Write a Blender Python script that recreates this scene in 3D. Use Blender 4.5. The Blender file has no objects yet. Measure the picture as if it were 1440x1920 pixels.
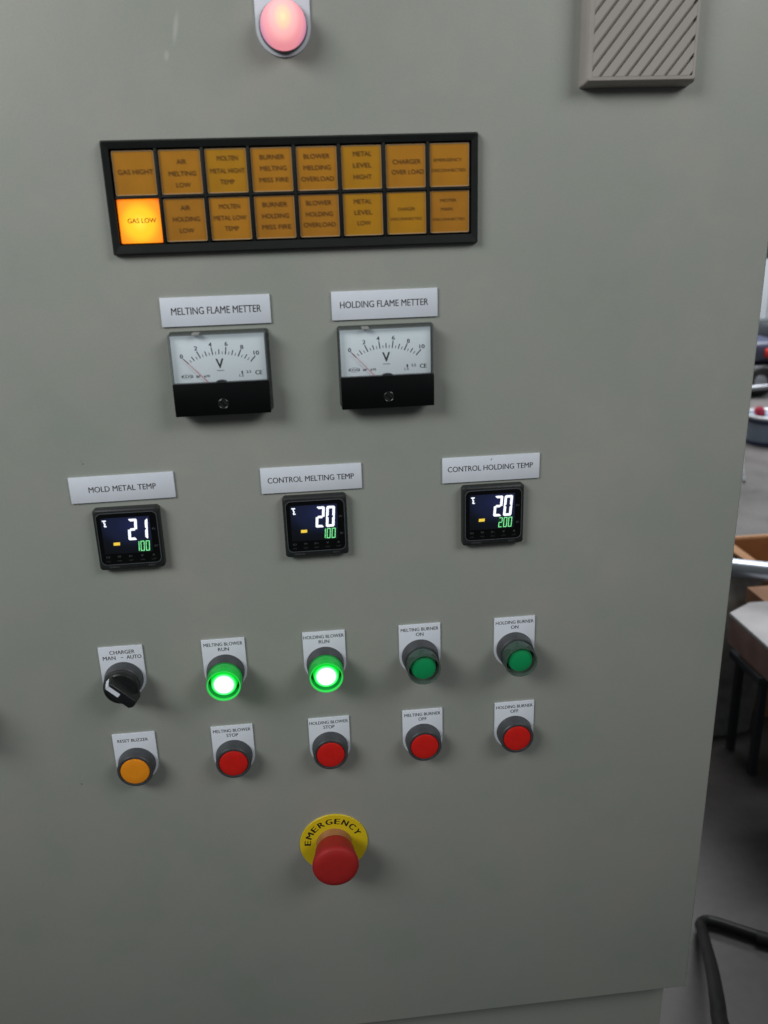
import bpy, bmesh, math, random
from mathutils import Vector, Matrix
random.seed(7)
sc = bpy.context.scene
C = sc.collection
R = math.radians
Z0 = 1.606                      # height of the panel datum above the floor, metres

# ------------------------------------------------------------------ camera
cam = bpy.data.cameras.new('camera'); camo = bpy.data.objects.new('camera', cam); C.objects.link(camo)
RX = Vector((0.993973, -0.105447, -0.029963)); UP = Vector((0.062673, 0.322386, 0.944531)); FW = Vector((0.089938, 0.940717, -0.327052))
camo.matrix_world = Matrix(((RX.x, UP.x, -FW.x, 0.2428), (RX.y, UP.y, -FW.y, -0.6155), (RX.z, UP.z, -FW.z, Z0 - 0.0057), (0, 0, 0, 1)))
cam.sensor_fit = 'VERTICAL'; cam.sensor_height = 24; cam.lens = 20.013
cam.clip_start = 0.02; cam.clip_end = 200
cam.dof.use_dof = True; cam.dof.focus_distance = 0.76; cam.dof.aperture_fstop = 5.6
sc.camera = camo

# ------------------------------------------------------------------ light
w = bpy.data.worlds.new('World'); sc.world = w; w.use_nodes = True
w.node_tree.nodes['Background'].inputs[0].default_value = (0.93, 1.0, 1.04, 1)
w.node_tree.nodes['Background'].inputs[1].default_value = 0.10

def area(name, loc, target, sx, sy, power, col=(1, 1, 1), spread=180):
    l = bpy.data.lights.new(name, 'AREA'); l.spread = R(spread); l.shape = 'RECTANGLE'; l.size = sx; l.size_y = sy; l.energy = power; l.color = col
    o = bpy.data.objects.new(name, l); C.objects.link(o); o.location = loc
    o.rotation_euler = (Vector(target) - Vector(loc)).to_track_quat('-Z', 'Y').to_euler()
area('ceiling_lamp_left', (-1.05, -1.15, 2.55), (0.15, 0, 1.60), 1.0, 0.7, 4.55, (0.99, 1.01, 0.985), 74)
area('ceiling_lamp_right', (1.45, -1.15, 2.55), (0.35, 0, 1.60), 1.0, 0.7, 2.5, (0.99, 1.01, 0.985), 74)
area('hall_lamp', (4.6, 6.4, 4.6), (4.6, 6.4, 0), 5.0, 3.0, 350, (0.97, 1.0, 1.03), 124)
area('aisle_fill', (2.3, 2.3, 4.6), (2.3, 2.3, 0), 2.4, 1.2, 38, (0.99, 1.0, 1.01), 120)  # fill light added overhead to lift the shaded floor by the bench
sc.view_settings.view_transform = 'Standard'; sc.view_settings.look = 'None'
sc.view_settings.exposure = 0.0; sc.view_settings.gamma = 1.0
sc.cycles.use_denoising = True
sc.cycles.max_bounces = 8; sc.cycles.transparent_max_bounces = 16

# ------------------------------------------------------------------ materials
def newmat(name):
    m = bpy.data.materials.new(name); m.use_nodes = True
    return m, m.node_tree.nodes, m.node_tree.links, m.node_tree.nodes['Principled BSDF']
def mat(name, col, rough=0.5, metal=0.0, spec=0.5, var=0.06, scale=60, bump=0.0, bscale=400, coat=0.0):
    """procedural paint / plastic: base colour broken by soft noise, fine relief"""
    m, n, l, p = newmat(name)
    tc = n.new('ShaderNodeTexCoord')
    nz = n.new('ShaderNodeTexNoise'); nz.inputs['Scale'].default_value = scale; nz.inputs['Detail'].default_value = 4
    l.new(tc.outputs['Object'], nz.inputs['Vector'])
    rp = n.new('ShaderNodeMapRange'); rp.inputs['From Min'].default_value = .3; rp.inputs['From Max'].default_value = .7
    rp.inputs['To Min'].default_value = 1 - var; rp.inputs['To Max'].default_value = 1 + var
    l.new(nz.outputs['Fac'], rp.inputs['Value'])
    mx = n.new('ShaderNodeVectorMath'); mx.operation = 'SCALE'; mx.inputs[0].default_value = col
    l.new(rp.outputs[0], mx.inputs['Scale']); l.new(mx.outputs[0], p.inputs['Base Color'])
    p.inputs['Roughness'].default_value = rough; p.inputs['Metallic'].default_value = metal
    p.inputs['Specular IOR Level'].default_value = spec; p.inputs['Coat Weight'].default_value = coat
    if bump:
        b = n.new('ShaderNodeBump'); nb = n.new('ShaderNodeTexNoise'); nb.inputs['Scale'].default_value = bscale; nb.inputs['Detail'].default_value = 3
        l.new(tc.outputs['Object'], nb.inputs['Vector']); l.new(nb.outputs['Fac'], b.inputs['Height'])
        b.inputs['Strength'].default_value = bump; b.inputs['Distance'].default_value = 0.0004
        l.new(b.outputs[0], p.inputs['Normal'])
    return m
def glow(name, col, strength, base=(0.02, 0.02, 0.02), rough=0.4):
    m, n, l, p = newmat(name)
    p.inputs['Base Color'].default_value = (*base, 1); p.inputs['Roughness'].default_value = rough
    p.inputs['Emission Color'].default_value = (*col, 1); p.inputs['Emission Strength'].default_value = strength
    return m
def radial_glow(name, stops, radius, centre=(0, 0, 0), base=(0.3, 0.3, 0.3), rough=0.35, scale=(1, 1, 1), strength=1.0):
    """lamp seen through its diffuser: brightest over the bulb"""
    m, n, l, p = newmat(name)
    tc = n.new('ShaderNodeTexCoord'); mp = n.new('ShaderNodeMapping')
    mp.vector_type = 'POINT'
    mp.inputs['Location'].default_value = tuple(-c * s / radius for c, s in zip(centre, scale))
    mp.inputs['Scale'].default_value = tuple(s / radius for s in scale)
    l.new(tc.outputs['Object'], mp.inputs['Vector'])
    ln = n.new('ShaderNodeVectorMath'); ln.operation = 'LENGTH'; l.new(mp.outputs[0], ln.inputs[0])
    cr = n.new('ShaderNodeValToRGB'); cr.color_ramp.interpolation = 'EASE'
    e = cr.color_ramp.elements
    while len(e) < len(stops): e.new(0.5)
    for i, (pos, c) in enumerate(stops): e[i].position = pos; e[i].color = (*c, 1)
    l.new(ln.outputs['Value'], cr.inputs['Fac']); l.new(cr.outputs[0], p.inputs['Emission Color'])
    p.inputs['Emission Strength'].default_value = strength; p.inputs['Base Color'].default_value = (*base, 1)
    p.inputs['Roughness'].default_value = rough
    return m
def clear(name, col, opacity=0.3, rough=0.08, tint=(1, 1, 1), emit=None, es=0):
    m, n, l, p = newmat(name)
    p.inputs['Base Color'].default_value = (*col, 1); p.inputs['Roughness'].default_value = rough
    if emit: p.inputs['Emission Color'].default_value = (*emit, 1); p.inputs['Emission Strength'].default_value = es
    t = n.new('ShaderNodeBsdfTransparent'); t.inputs[0].default_value = (*tint, 1)
    mx = n.new('ShaderNodeMixShader'); mx.inputs[0].default_value = opacity
    out = n['Material Output']
    l.new(t.outputs[0], mx.inputs[1]); l.new(p.outputs[0], mx.inputs[2]); l.new(mx.outputs[0], out.inputs['Surface'])
    return m

def paint_material():
    m, n, l, p = newmat('grey_green_paint')
    tc = n.new('ShaderNodeTexCoord')
    big = n.new('ShaderNodeTexNoise'); big.inputs['Scale'].default_value = 5; big.inputs['Detail'].default_value = 5; big.inputs['Roughness'].default_value = .6
    fine = n.new('ShaderNodeTexNoise'); fine.inputs['Scale'].default_value = 900; fine.inputs['Detail'].default_value = 2
    l.new(tc.outputs['Object'], big.inputs['Vector']); l.new(tc.outputs['Object'], fine.inputs['Vector'])
    cr = n.new('ShaderNodeValToRGB'); cr.color_ramp.elements[0].position = .32; cr.color_ramp.elements[1].position = .68
    cr.color_ramp.elements[0].color = (0.300, 0.322, 0.292, 1); cr.color_ramp.elements[1].color = (0.352, 0.352, 0.325, 1)
    l.new(big.outputs['Fac'], cr.inputs['Fac'])
    r2 = n.new('ShaderNodeMapRange'); r2.inputs['From Min'].default_value = .25; r2.inputs['From Max'].default_value = .75
    r2.inputs['To Min'].default_value = .95; r2.inputs['To Max'].default_value = 1.05
    l.new(fine.outputs['Fac'], r2.inputs['Value'])
    hue = n.new('ShaderNodeTexNoise'); hue.inputs['Scale'].default_value = 16; hue.inputs['Detail'].default_value = 6; hue.inputs['Roughness'].default_value = .7
    l.new(tc.outputs['Object'], hue.inputs['Vector'])
    ch = n.new('ShaderNodeValToRGB'); ch.color_ramp.elements[0].position = .36; ch.color_ramp.elements[1].position = .64
    ch.color_ramp.elements[0].color = (.965, 1.0, .985, 1); ch.color_ramp.elements[1].color = (1.035, 1.0, 1.01, 1)
    l.new(hue.outputs['Fac'], ch.inputs['Fac'])
    ml = n.new('ShaderNodeVectorMath'); ml.operation = 'MULTIPLY'; l.new(cr.outputs[0], ml.inputs[0]); l.new(ch.outputs[0], ml.inputs[1])
    mx = n.new('ShaderNodeVectorMath'); mx.operation = 'SCALE'; l.new(ml.outputs[0], mx.inputs[0]); l.new(r2.outputs[0], mx.inputs['Scale'])
    last = mx.outputs[0]
    # two dull scuffs in the paint near the top left and a few dark specks
    def blot(prev, x, z, rx, rz, ang, colr, amt):
        mp = n.new('ShaderNodeMapping'); mp.vector_type = 'TEXTURE'
        mp.inputs['Location'].default_value = (x * .001, 0, Z0 + z * .001); mp.inputs['Rotation'].default_value = (0, R(ang), 0)
        mp.inputs['Scale'].default_value = (rx * .001, 1, rz * .001)
        l.new(tc.outputs['Object'], mp.inputs['Vector'])
        ln = n.new('ShaderNodeVectorMath'); ln.operation = 'LENGTH'; l.new(mp.outputs[0], ln.inputs[0])
        mr = n.new('ShaderNodeMapRange'); mr.interpolation_type = 'SMOOTHSTEP'
        mr.inputs['From Min'].default_value = 1; mr.inputs['From Max'].default_value = 0.2; mr.inputs['To Min'].default_value = 0; mr.inputs['To Max'].default_value = amt
        l.new(ln.outputs['Value'], mr.inputs['Value'])
        mm = n.new('ShaderNodeMix'); mm.data_type = 'RGBA'; mm.inputs['B'].default_value = (*colr, 1) if False else mm.inputs['B'].default_value
        mm.inputs[7].default_value = (*colr, 1); l.new(mr.outputs[0], mm.inputs[0]); l.new(prev, mm.inputs[6])
        return mm.outputs[2]
    last = blot(last, 180, 110, 2.2, 13, 12, (.50, .50, .48), .55)
    last = blot(last, 172.8, 94.5, 2.4, 4.5, 8, (.50, .50, .48), .5)
    for (x, z, r_, a) in [(83.8, -168.5, 1.1, .7), (44.5, -439.8, 1.3, .8), (83, -166.5, .8, .5), (126, -374, .7, .5), (470, -520, .7, .4), (330, -690, .8, .4), (22, 30, .6, .4), (520, -300, .6, .35), (150, -600, .8, .4)]:
        last = blot(last, x, z, r_, r_ * .8, 20, (.10, .09, .08), a)
    l.new(last, p.inputs['Base Color'])
    rr = n.new('ShaderNodeMapRange'); rr.inputs['From Min'].default_value = .3; rr.inputs['From Max'].default_value = .7; rr.inputs['To Min'].default_value = .36; rr.inputs['To Max'].default_value = .54
    l.new(hue.outputs['Fac'], rr.inputs['Value']); l.new(rr.outputs[0], p.inputs['Roughness']); p.inputs['Specular IOR Level'].default_value = .35
    b = n.new('ShaderNodeBump'); nb = n.new('ShaderNodeTexNoise'); nb.inputs['Scale'].default_value = 350; nb.inputs['Detail'].default_value = 3
    l.new(tc.outputs['Object'], nb.inputs['Vector']); l.new(nb.outputs['Fac'], b.inputs['Height'])
    b.inputs['Strength'].default_value = .12; b.inputs['Distance'].default_value = .0005; l.new(b.outputs[0], p.inputs['Normal'])
    return m
PAINT = paint_material()
WHITE = mat('white_engraving_plastic', (.70, .735, .82), .6, var=.02, scale=120)
INK = mat('dark_ink', (.018, .02, .03), .6, var=.1)
INKG = mat('grey_ink', (.30, .33, .38), .6, var=.1)
BLACKF = mat('black_frame_plastic', (.0075, .009, .009), .55, spec=.25, var=.2, scale=90, bump=.15)
BLACKG = mat('glossy_black_plastic', (.0035, .0038, .0042), .3, spec=.25, var=.1)
CHAR = mat('charcoal_plastic', (.05, .052, .058), .42, var=.12, scale=200, bump=.1)
KNOB = mat('knob_black_plastic', (.012, .013, .014), .35, var=.15, scale=200)
REDCAP = mat('red_cap_plastic', (.62, .016, .012), .33, var=.05, scale=200)
ORANGECAP = mat('orange_cap_plastic', (.86, .29, .015), .33, var=.04, scale=200)
MUSH = mat('red_mushroom_plastic', (.38, .017, .016), .6, spec=.35, var=.06, scale=150)
YELLOW = mat('yellow_label_plastic', (.72, .54, .012), .4, var=.04, scale=80)
COLLAR = mat('collar_plastic_warm_bounce', (.34, .15, .06), .35, var=.1, scale=200)  # salmon tone paints in red and yellow light bounced onto the collar
GREY = mat('grey_plastic', (.13, .14, .15), .35, var=.1)
BEIGE = mat('warm_grey_plastic', (.365, .330, .308), .5, var=.04, scale=40, bump=.1)
DIAL = mat('dial_card', (.76, .83, .90), .5, var=.02, scale=50)
NEEDLE = mat('needle_red', (.62, .20, .24), .5)
SCREWM = mat('screw_black', (.014, .015, .016), .25, var=.1)
CASEM = clear('smoky_clear_plastic', (.16, .17, .17), .26, .12, (.90, .92, .92))
GLASS = clear('clear_cover', (.6, .65, .7), .03, .05, (.985, .99, .99))
GUARD = clear('smoky_guard_plastic', (.06, .10, .085), .60, .12, (.55, .68, .62))
GUARDON = clear('green_lit_guard_plastic', (.01, .22, .04), .55, .1, (.12, .8, .25), (.004, .42, .055), .68)
GUARDRIM = glow('green_lit_rim', (.04, .78, .10), .6, (.02, .3, .05))
GUARDRIMOFF = clear('smoky_guard_rim', (.10, .14, .125), .7, .1, (.5, .6, .55))
GREENCAP = mat('green_lens_plastic', (.008, .30, .10), .18, var=.04, coat=.4)
LENSON = radial_glow('lit_green_lens', [(0, (1, 1, 1)), (.62, (.95, 1, .97)), (.76, (.10, 1.0, .25)), (.86, (.0, .62, .02)), (1.0, (.0, .14, .008))], .0109, centre=(0, -.022, 0), base=(0, .2, .03), scale=(1, 0, 1), strength=1.35)
PINK = radial_glow('lit_pink_dome', [(0, (1.0, .70, .32)), (.22, (1.0, .55, .32)), (.45, (.92, .40, .38)), (.8, (.75, .25, .29)), (1.0, (.48, .17, .30))], .0160, centre=(0, -.016, .002), base=(.32, .22, .25), scale=(1.1, 0, .8), strength=1.05, rough=.75)
AMBER = mat('amber_window_plastic', (.46, .195, .016), .30, var=.10, scale=45)
AMBER2 = mat('amber_window_plastic_brown', (.42, .175, .017), .30, var=.10, scale=45)
AMBER3 = mat('amber_window_plastic_yellow', (.46, .212, .012), .30, var=.10, scale=45)
AMBERON = radial_glow('lit_amber_window', [(0, (1.0, .76, .05)), (.35, (1.0, .58, .012)), (.75, (1.0, .26, .006)), (1.0, (.80, .13, .01))], .020, centre=(.0135, -.003, -.0150), base=(.4, .15, .02), scale=(1, 0, .95), strength=1.0)
BROWNINK = clear('brown_ink', (.06, .024, .006), .34, .7)
BROWNINK2 = clear('brown_ink_ghost', (.06, .024, .006), .24, .7)
REDINK = clear('red_brown_ink', (.20, .02, .0), .8, .6, emit=(.22, .02, 0), es=1.0)
SEGW = glow('white_segment', (.88, .92, 1.0), 1.25)
SEGG = glow('green_segment', (.24, 1.0, .38), 1.15)
SEGGG = glow('green_segment_field', (.0, .09, .012), .22)
SEGY = glow('amber_segment', (.95, .66, .06), .95)
LCD = radial_glow('navy_screen', [(0, (.016, .020, .085)), (.4, (.010, .015, .046)), (.75, (.003, .005, .009)), (1, (.002, .003, .004))], .030, centre=(.029, -.007, -.013), base=(.002, .002, .003), scale=(.75, 0, 1.2), strength=.75)
FAINT = mat('faint_grey_print', (.085, .088, .092), .5)
FAINT2 = mat('dim_grey_print', (.042, .044, .046), .5)

# ------------------------------------------------------------------ helpers (panel units: millimetres, u right, v up, d out of the panel)
def L(u, v, d): return Vector((u * .001, -d * .001, v * .001))
def finish(name, bm, m, parent=None, bevel=0, seg=2, smooth=True, angle=40):
    bmesh.ops.remove_doubles(bm, verts=bm.verts, dist=1e-7)
    bmesh.ops.recalc_face_normals(bm, faces=bm.faces)
    if bevel:
        es = [e for e in bm.edges if len(e.link_faces) == 2 and e.calc_face_angle(0) > R(35)]
        bmesh.ops.bevel(bm, geom=es, offset=bevel, segments=seg, profile=.5, affect='EDGES', clamp_overlap=True)
    me = bpy.data.meshes.new(name); bm.to_mesh(me); bm.free()
    if smooth:
        me.shade_smooth(); me.set_sharp_from_angle(angle=R(angle))
    me.materials.append(m)
    o = bpy.data.objects.new(name, me); C.objects.link(o)
    if parent: o.parent = parent
    return o
def prism(bm, pts, d0, d1, f=L):
    a = [bm.verts.new(f(u, v, d0)) for u, v in pts]; b = [bm.verts.new(f(u, v, d1)) for u, v in pts]
    bm.faces.new(a); bm.faces.new(b[::-1]); k = len(pts)
    for i in range(k): bm.faces.new((a[i], b[i], b[(i + 1) % k], a[(i + 1) % k]))
def rect(u0, v0, u1, v1): return [(u0, v0), (u1, v0), (u1, v1), (u0, v1)]
def rrect(u0, v0, u1, v1, r, n=6):
    u0, u1 = min(u0, u1), max(u0, u1); v0, v1 = min(v0, v1), max(v0, v1); out = []
    for cx, cy, a in ((u1 - r, v1 - r, 0), (u0 + r, v1 - r, 90), (u0 + r, v0 + r, 180), (u1 - r, v0 + r, 270)):
        for i in range(n + 1):
            t = R(a + 90 * i / n); out.append((cx + r * math.cos(t), cy + r * math.sin(t)))
    return out
def loop_plate(bm, outer, inner, d0, d1):
    """plate with a hole; outer and inner have the same count"""
    k = len(outer)
    A = [bm.verts.new(L(u, v, d0)) for u, v in outer]; B = [bm.verts.new(L(u, v, d1)) for u, v in outer]
    c = [bm.verts.new(L(u, v, d0)) for u, v in inner]; D = [bm.verts.new(L(u, v, d1)) for u, v in inner]
    for i in range(k):
        j = (i + 1) % k
        bm.faces.new((A[i], A[j], B[j], B[i])); bm.faces.new((c[i], D[i], D[j], c[j]))
        bm.faces.new((B[i], B[j], D[j], D[i])); bm.faces.new((A[i], c[i], c[j], A[j]))
def lathe(bm, prof, n=48, cu=0, cv=0):
    rings = []
    for r, d in prof:
        if r < 1e-6: rings.append([bm.verts.new(L(cu, cv, d))])
        else: rings.append([bm.verts.new(L(cu + r * math.cos(2 * math.pi * i / n), cv + r * math.sin(2 * math.pi * i / n), d)) for i in range(n)])
    for a, b in zip(rings, rings[1:]):
        for i in range(n):
            j = (i + 1) % n
            if len(a) == 1 and len(b) == 1: continue
            if len(a) == 1: bm.faces.new((a[0], b[i], b[j]))
            elif len(b) == 1: bm.faces.new((a[i], a[j], b[0]))
            else: bm.faces.new((a[i], a[j], b[j], b[i]))
def prism_obj(name, pts, d0, d1, m, parent=None, bevel=0, seg=2):
    bm = bmesh.new(); prism(bm, pts, d0, d1); return finish(name, bm, m, parent, bevel * .001, seg)
def lathe_obj(name, prof, m, parent=None, n=48, cu=0, cv=0, angle=35):
    bm = bmesh.new(); lathe(bm, prof, n, cu, cv); return finish(name, bm, m, parent, angle=angle)
def text_polys(s, bold=0.0):
    c = bpy.data.curves.new('lettering', 'FONT'); c.body = s; c.size = 1; c.align_x = 'CENTER'; c.resolution_u = 4
    if bold: c.offset = bold
    t = bpy.data.objects.new('lettering', c)
    me = bpy.data.meshes.new_from_object(t)
    bpy.data.objects.remove(t); bpy.data.curves.remove(c)
    return me
def text_into(bm, s, u, v, width, height, d, bold=0.0, rot=0.0, shear=0.0):
    me = text_polys(s, bold)
    xs = [q.co.x for q in me.vertices]; ys = [q.co.y for q in me.vertices]
    x0, x1, y0, y1 = min(xs), max(xs), min(ys), max(ys)
    sx = width / (x1 - x0); sy = height / (y1 - y0)
    ca, sa = math.cos(rot), math.sin(rot)
    vs = []
    for q in me.vertices:
        x = (q.co.x - (x0 + x1) / 2) * sx; y = (q.co.y - (y0 + y1) / 2) * sy
        x += shear * y
        vs.append(bm.verts.new(L(u + x * ca - y * sa, v + x * sa + y * ca, d)))
    for p in me.polygons:
        try: bm.faces.new([vs[i] for i in p.vertices])
        except ValueError: pass
    bpy.data.meshes.remove(me)
def text_obj(lines, m, parent, d, name='lettering', bold=0.0, fat=0.0):
    """lines: (string, u, v, width, height)"""
    bm = bmesh.new()
    for s, u, v, wd, h in lines:
        text_into(bm, s, u, v, wd, h, d, bold)
        if fat:
            text_into(bm, s, u + fat, v, wd, h, d + .008, bold); text_into(bm, s, u - fat, v + fat * .5, wd, h, d + .016, bold)
    for f in bm.faces: f.normal_update()
    for f in list(bm.faces):
        if f.normal.y > 0: f.normal_flip()
    me = bpy.data.meshes.new(name); bm.to_mesh(me); bm.free(); me.materials.append(m)
    o = bpy.data.objects.new(name, me); C.objects.link(o); o.parent = parent
    return o
def thing(name, label, cat, u=0, v=0, group=None, loc=None):
    o = bpy.data.objects.new(name, None); C.objects.link(o); o.empty_display_size = .01
    o.location = loc if loc is not None else (u * .001, 0, Z0 + v * .001)
    o['label'] = label; o['category'] = cat
    if group: o['group'] = group
    return o
def copy_thing(root, label, u, v):
    r = root.copy(); C.objects.link(r); r.location = (u * .001, 0, Z0 + v * .001); r['label'] = label
    for ch in list(root.children):
        c = ch.copy(); C.objects.link(c); c.parent = r
        for g in list(ch.children):
            e = g.copy(); C.objects.link(e); e.parent = c
    return r
def structure(o): o['kind'] = 'structure'; return o
def wbox(bm, x0, y0, z0, x1, y1, z1):
    prism(bm, rect(x0, z0, x1, z1), y0, y1, lambda a, b, c: Vector((a, c, b)))

# ------------------------------------------------------------------ floor and hall
def concrete():
    m, n, l, p = newmat('worn_concrete')
    tc = n.new('ShaderNodeTexCoord')
    a = n.new('ShaderNodeTexNoise'); a.inputs['Scale'].default_value = 1.6; a.inputs['Detail'].default_value = 8; a.inputs['Roughness'].default_value = .65
    b = n.new('ShaderNodeTexNoise'); b.inputs['Scale'].default_value = 45; b.inputs['Detail'].default_value = 6
    l.new(tc.outputs['Object'], a.inputs['Vector']); l.new(tc.outputs['Object'], b.inputs['Vector'])
    cr = n.new('ShaderNodeValToRGB'); cr.color_ramp.elements[0].position = .3; cr.color_ramp.elements[1].position = .72
    cr.color_ramp.elements[0].color = (.066, .059, .056, 1); cr.color_ramp.elements[1].color = (.12, .112, .109, 1)
    l.new(a.outputs['Fac'], cr.inputs['Fac'])
    mr = n.new('ShaderNodeMapRange'); mr.inputs['To Min'].default_value = .8; mr.inputs['To Max'].default_value = 1.2; l.new(b.outputs['Fac'], mr.inputs['Value'])
    mx = n.new('ShaderNodeVectorMath'); mx.operation = 'SCALE'; l.new(cr.outputs[0], mx.inputs[0]); l.new(mr.outputs[0], mx.inputs['Scale'])
    l.new(mx.outputs[0], p.inputs['Base Color'])
    r2 = n.new('ShaderNodeMapRange'); r2.inputs['To Min'].default_value = .25; r2.inputs['To Max'].default_value = .6; l.new(a.outputs['Fac'], r2.inputs['Value'])
    l.new(r2.outputs[0], p.inputs['Roughness'])
    return m
bm = bmesh.new(); wbox(bm, -14, -8, -.1, 16, 12, 0); structure(finish('floor', bm, concrete(), smooth=False))
HALLW = mat('white_wall_panel', (.62, .66, .69), .55, var=.05, scale=1.5)
HALLG = mat('dark_green_panel', (.05, .08, .07), .5, var=.1, scale=2)
RAILM = mat('grey_rail', (.22, .25, .26), .4, var=.1)
wall = thing('partition_wall', 'white partition wall with a grey rail across it, far behind the cabinet edge', 'wall', loc=(6, 9.5, 0))
x = -14.0
while x < 16:
    bm = bmesh.new(); wbox(bm, x - 6 + .01, 0, 0, x - 6 + 1.99, .08, .98); finish('lower_panel', bm, HALLW, wall, .004)
    x += 2.0
for zz in (.26,):
    bm = bmesh.new(); wbox(bm, -20, -.03, zz - .025, 10, .06, zz + .025); finish('rail', bm, RAILM, wall, .005)
bm = bmesh.new(); wbox(bm, -20, .02, .981, 10, .10, 2.6); finish('upper_panel', bm, HALLG, wall, .004)

# ------------------------------------------------------------------ control cabinet
cab = thing('control_cabinet', 'tall grey-green painted steel control cabinet whose door carries all the instruments and buttons', 'cabinet', loc=(.22, .2, 0))
def cpos(o): o.location = (-.22, -.2, 0); return o     # children are written in world coordinates
bm = bmesh.new(); wbox(bm, -.13, 0, Z0 - .7387, .588, .019, Z0 + .40); cpos(finish('door', bm, PAINT, cab, .0016, 3))
bm = bmesh.new(); wbox(bm, -.12, .0235, .10, .5785, .42, Z0 + .42); cpos(finish('body', bm, PAINT, cab, .003, 2))
bm = bmesh.new(); wbox(bm, -.118, .019, Z0 - .727, .575, .0235, Z0 + .39); cpos(finish('door_seal', bm, BLACKF, cab))
bm = bmesh.new(); wbox(bm, -.10, .04, 0, .56, .40, .10); cpos(finish('plinth', bm, BLACKF, cab, .002))

# ------------------------------------------------------------------ nameplates
def nameplate(u, v, label, txt, tu, tw, th, tv=-9.6, rot=0):
    t = nameplate.proto
    if t is None:
        t = thing('nameplate', label, 'nameplate', u, v, 'white engraved nameplates over the instruments')
        prism_obj('plate', rect(0, -19.7, 75.2, 0), 0, 1.5, WHITE, t, .18)
        nameplate.proto = t
        r = t
    else:
        r = t.copy(); C.objects.link(r); r.location = (u * .001, 0, Z0 + v * .001); r['label'] = label
        for ch in t.children:
            if ch.name.startswith('plate'): c = ch.copy(); C.objects.link(c); c.parent = r
    r.rotation_euler = (0, R(rot), 0)
    text_obj([(txt, tu, tv, tw, th)], INK, r, 1.53, fat=.07)
    return r
nameplate.proto = None
nameplate(151.3, -54.1, 'white nameplate reading MELTING FLAME METTER above the left voltmeter', 'MELTING FLAME METTER', 38.0, 61.6, 4.9, -9.4)
nameplate(269.2, -54.4, 'white nameplate reading HOLDING FLAME METTER above the right voltmeter', 'HOLDING FLAME METTER', 37.2, 62.5, 4.6, -9.3)
nameplate(72.0, -178.2, 'white nameplate reading MOLD METAL TEMP at the left', 'MOLD METAL TEMP', 37.6, 48.2, 4.3, -9.9, -.4)
nameplate(210.3, -179.3, 'white nameplate reading CONTROL MELTING TEMP in the middle', 'CONTROL MELTING TEMP', 37.2, 64.3, 4.3, -9.7)
np5 = nameplate(347.0, -179.6, 'white nameplate reading CONTROL HOLDING TEMP at the right', 'CONTROL HOLDING TEMP', 37.0, 65.8, 4.2, -9.0)
bm = bmesh.new(); prism(bm, [(37.1, -3.4), (37.9, -2.0), (38.3, -2.2), (37.4, -3.5)], 1.5, 1.56); finish('ink_mark', bm, INK, np5, smooth=False)

# ------------------------------------------------------------------ annunciator
ann = thing('annunciator', 'long black alarm annunciator with two rows of eight amber windows, one of them lit', 'alarm panel', 124.9, 45.9)
# frame: sloped border and a grid of bars
FW_, FH = 248.0, 71.1
CU = [6.2 + 29.76 * i for i in range(8)]      # left edges of the windows
CV = [-6.2, -35.9]                            # top edges
CW, CH = 27.5, 27.9
bm = bmesh.new()
outer0 = rrect(0, -FH, FW_, 0, 1.2, 3); outer1 = rrect(1.2, -FH + 1.2, FW_ - 1.2, -1.2, 1.0, 3)
inn = rrect(CU[0] - 1.0, CV[1] - CH - 1.0, CU[7] + CW + 1.0, CV[0] + 1.0, .5, 3)
rings = []
for pts, d in ((outer0, 0), (outer0, 2.2), (outer1, 5.6), (inn, 4.6), (inn, 0.4)):
    rings.append([bm.verts.new(L(u, v, d)) for u, v in pts])
for a, b in zip(rings, rings[1:]):
    for i in range(len(a)): j = (i + 1) % len(a); bm.faces.new((a[i], a[j], b[j], b[i]))
bm.faces.new(rings[-1])
finish('frame', bm, BLACKF, ann, angle=25)
for i in range(7): prism_obj('grid_bar', rect(CU[i] + CW + .15, CV[1] - CH - 1.0, CU[i + 1] - .15, CV[0] + 1.0), .4, 4.3, BLACKF, ann, .2)
for i in range(8):
    prism_obj('cross_bar', rect(CU[i] - .13, CV[1] + .15, CU[i] + CW + .13, CV[0] - CH - .15), .4, 4.1, BLACKF, ann, .2)
def window_mesh():
    bm = bmesh.new()
    ring = lambda i, d: [bm.verts.new(L(u, v, d)) for u, v in rrect(i, -CH + i, CW - i, -i, .8, 3)]
    rs = [ring(0, .5), ring(0, 1.9), ring(.45, 2.38), ring(1.1, 2.4)]
    for a, b in zip(rs, rs[1:]):
        for i in range(len(a)): j = (i + 1) % len(a); bm.faces.new((a[i], a[j], b[j], b[i]))
    bm.faces.new(rs[-1]); return bm
proto = finish('window', window_mesh(), AMBER, ann, angle=25)
RIMGLINT = mat('amber_lens_edge_glint', (.46, .33, .20), .3)  # paler edge colour paints in the reflection along the clear lens edge
bm = bmesh.new(); loop_plate(bm, rrect(.35, -CH + .35, CW - .35, -.35, .7, 3), rrect(.85, -CH + .85, CW - .85, -.85, .5, 3), 2.2, 2.62); rim_mesh = finish('lens_rim_glint', bm, RIMGLINT, proto, angle=25)
h = 2.9
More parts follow.
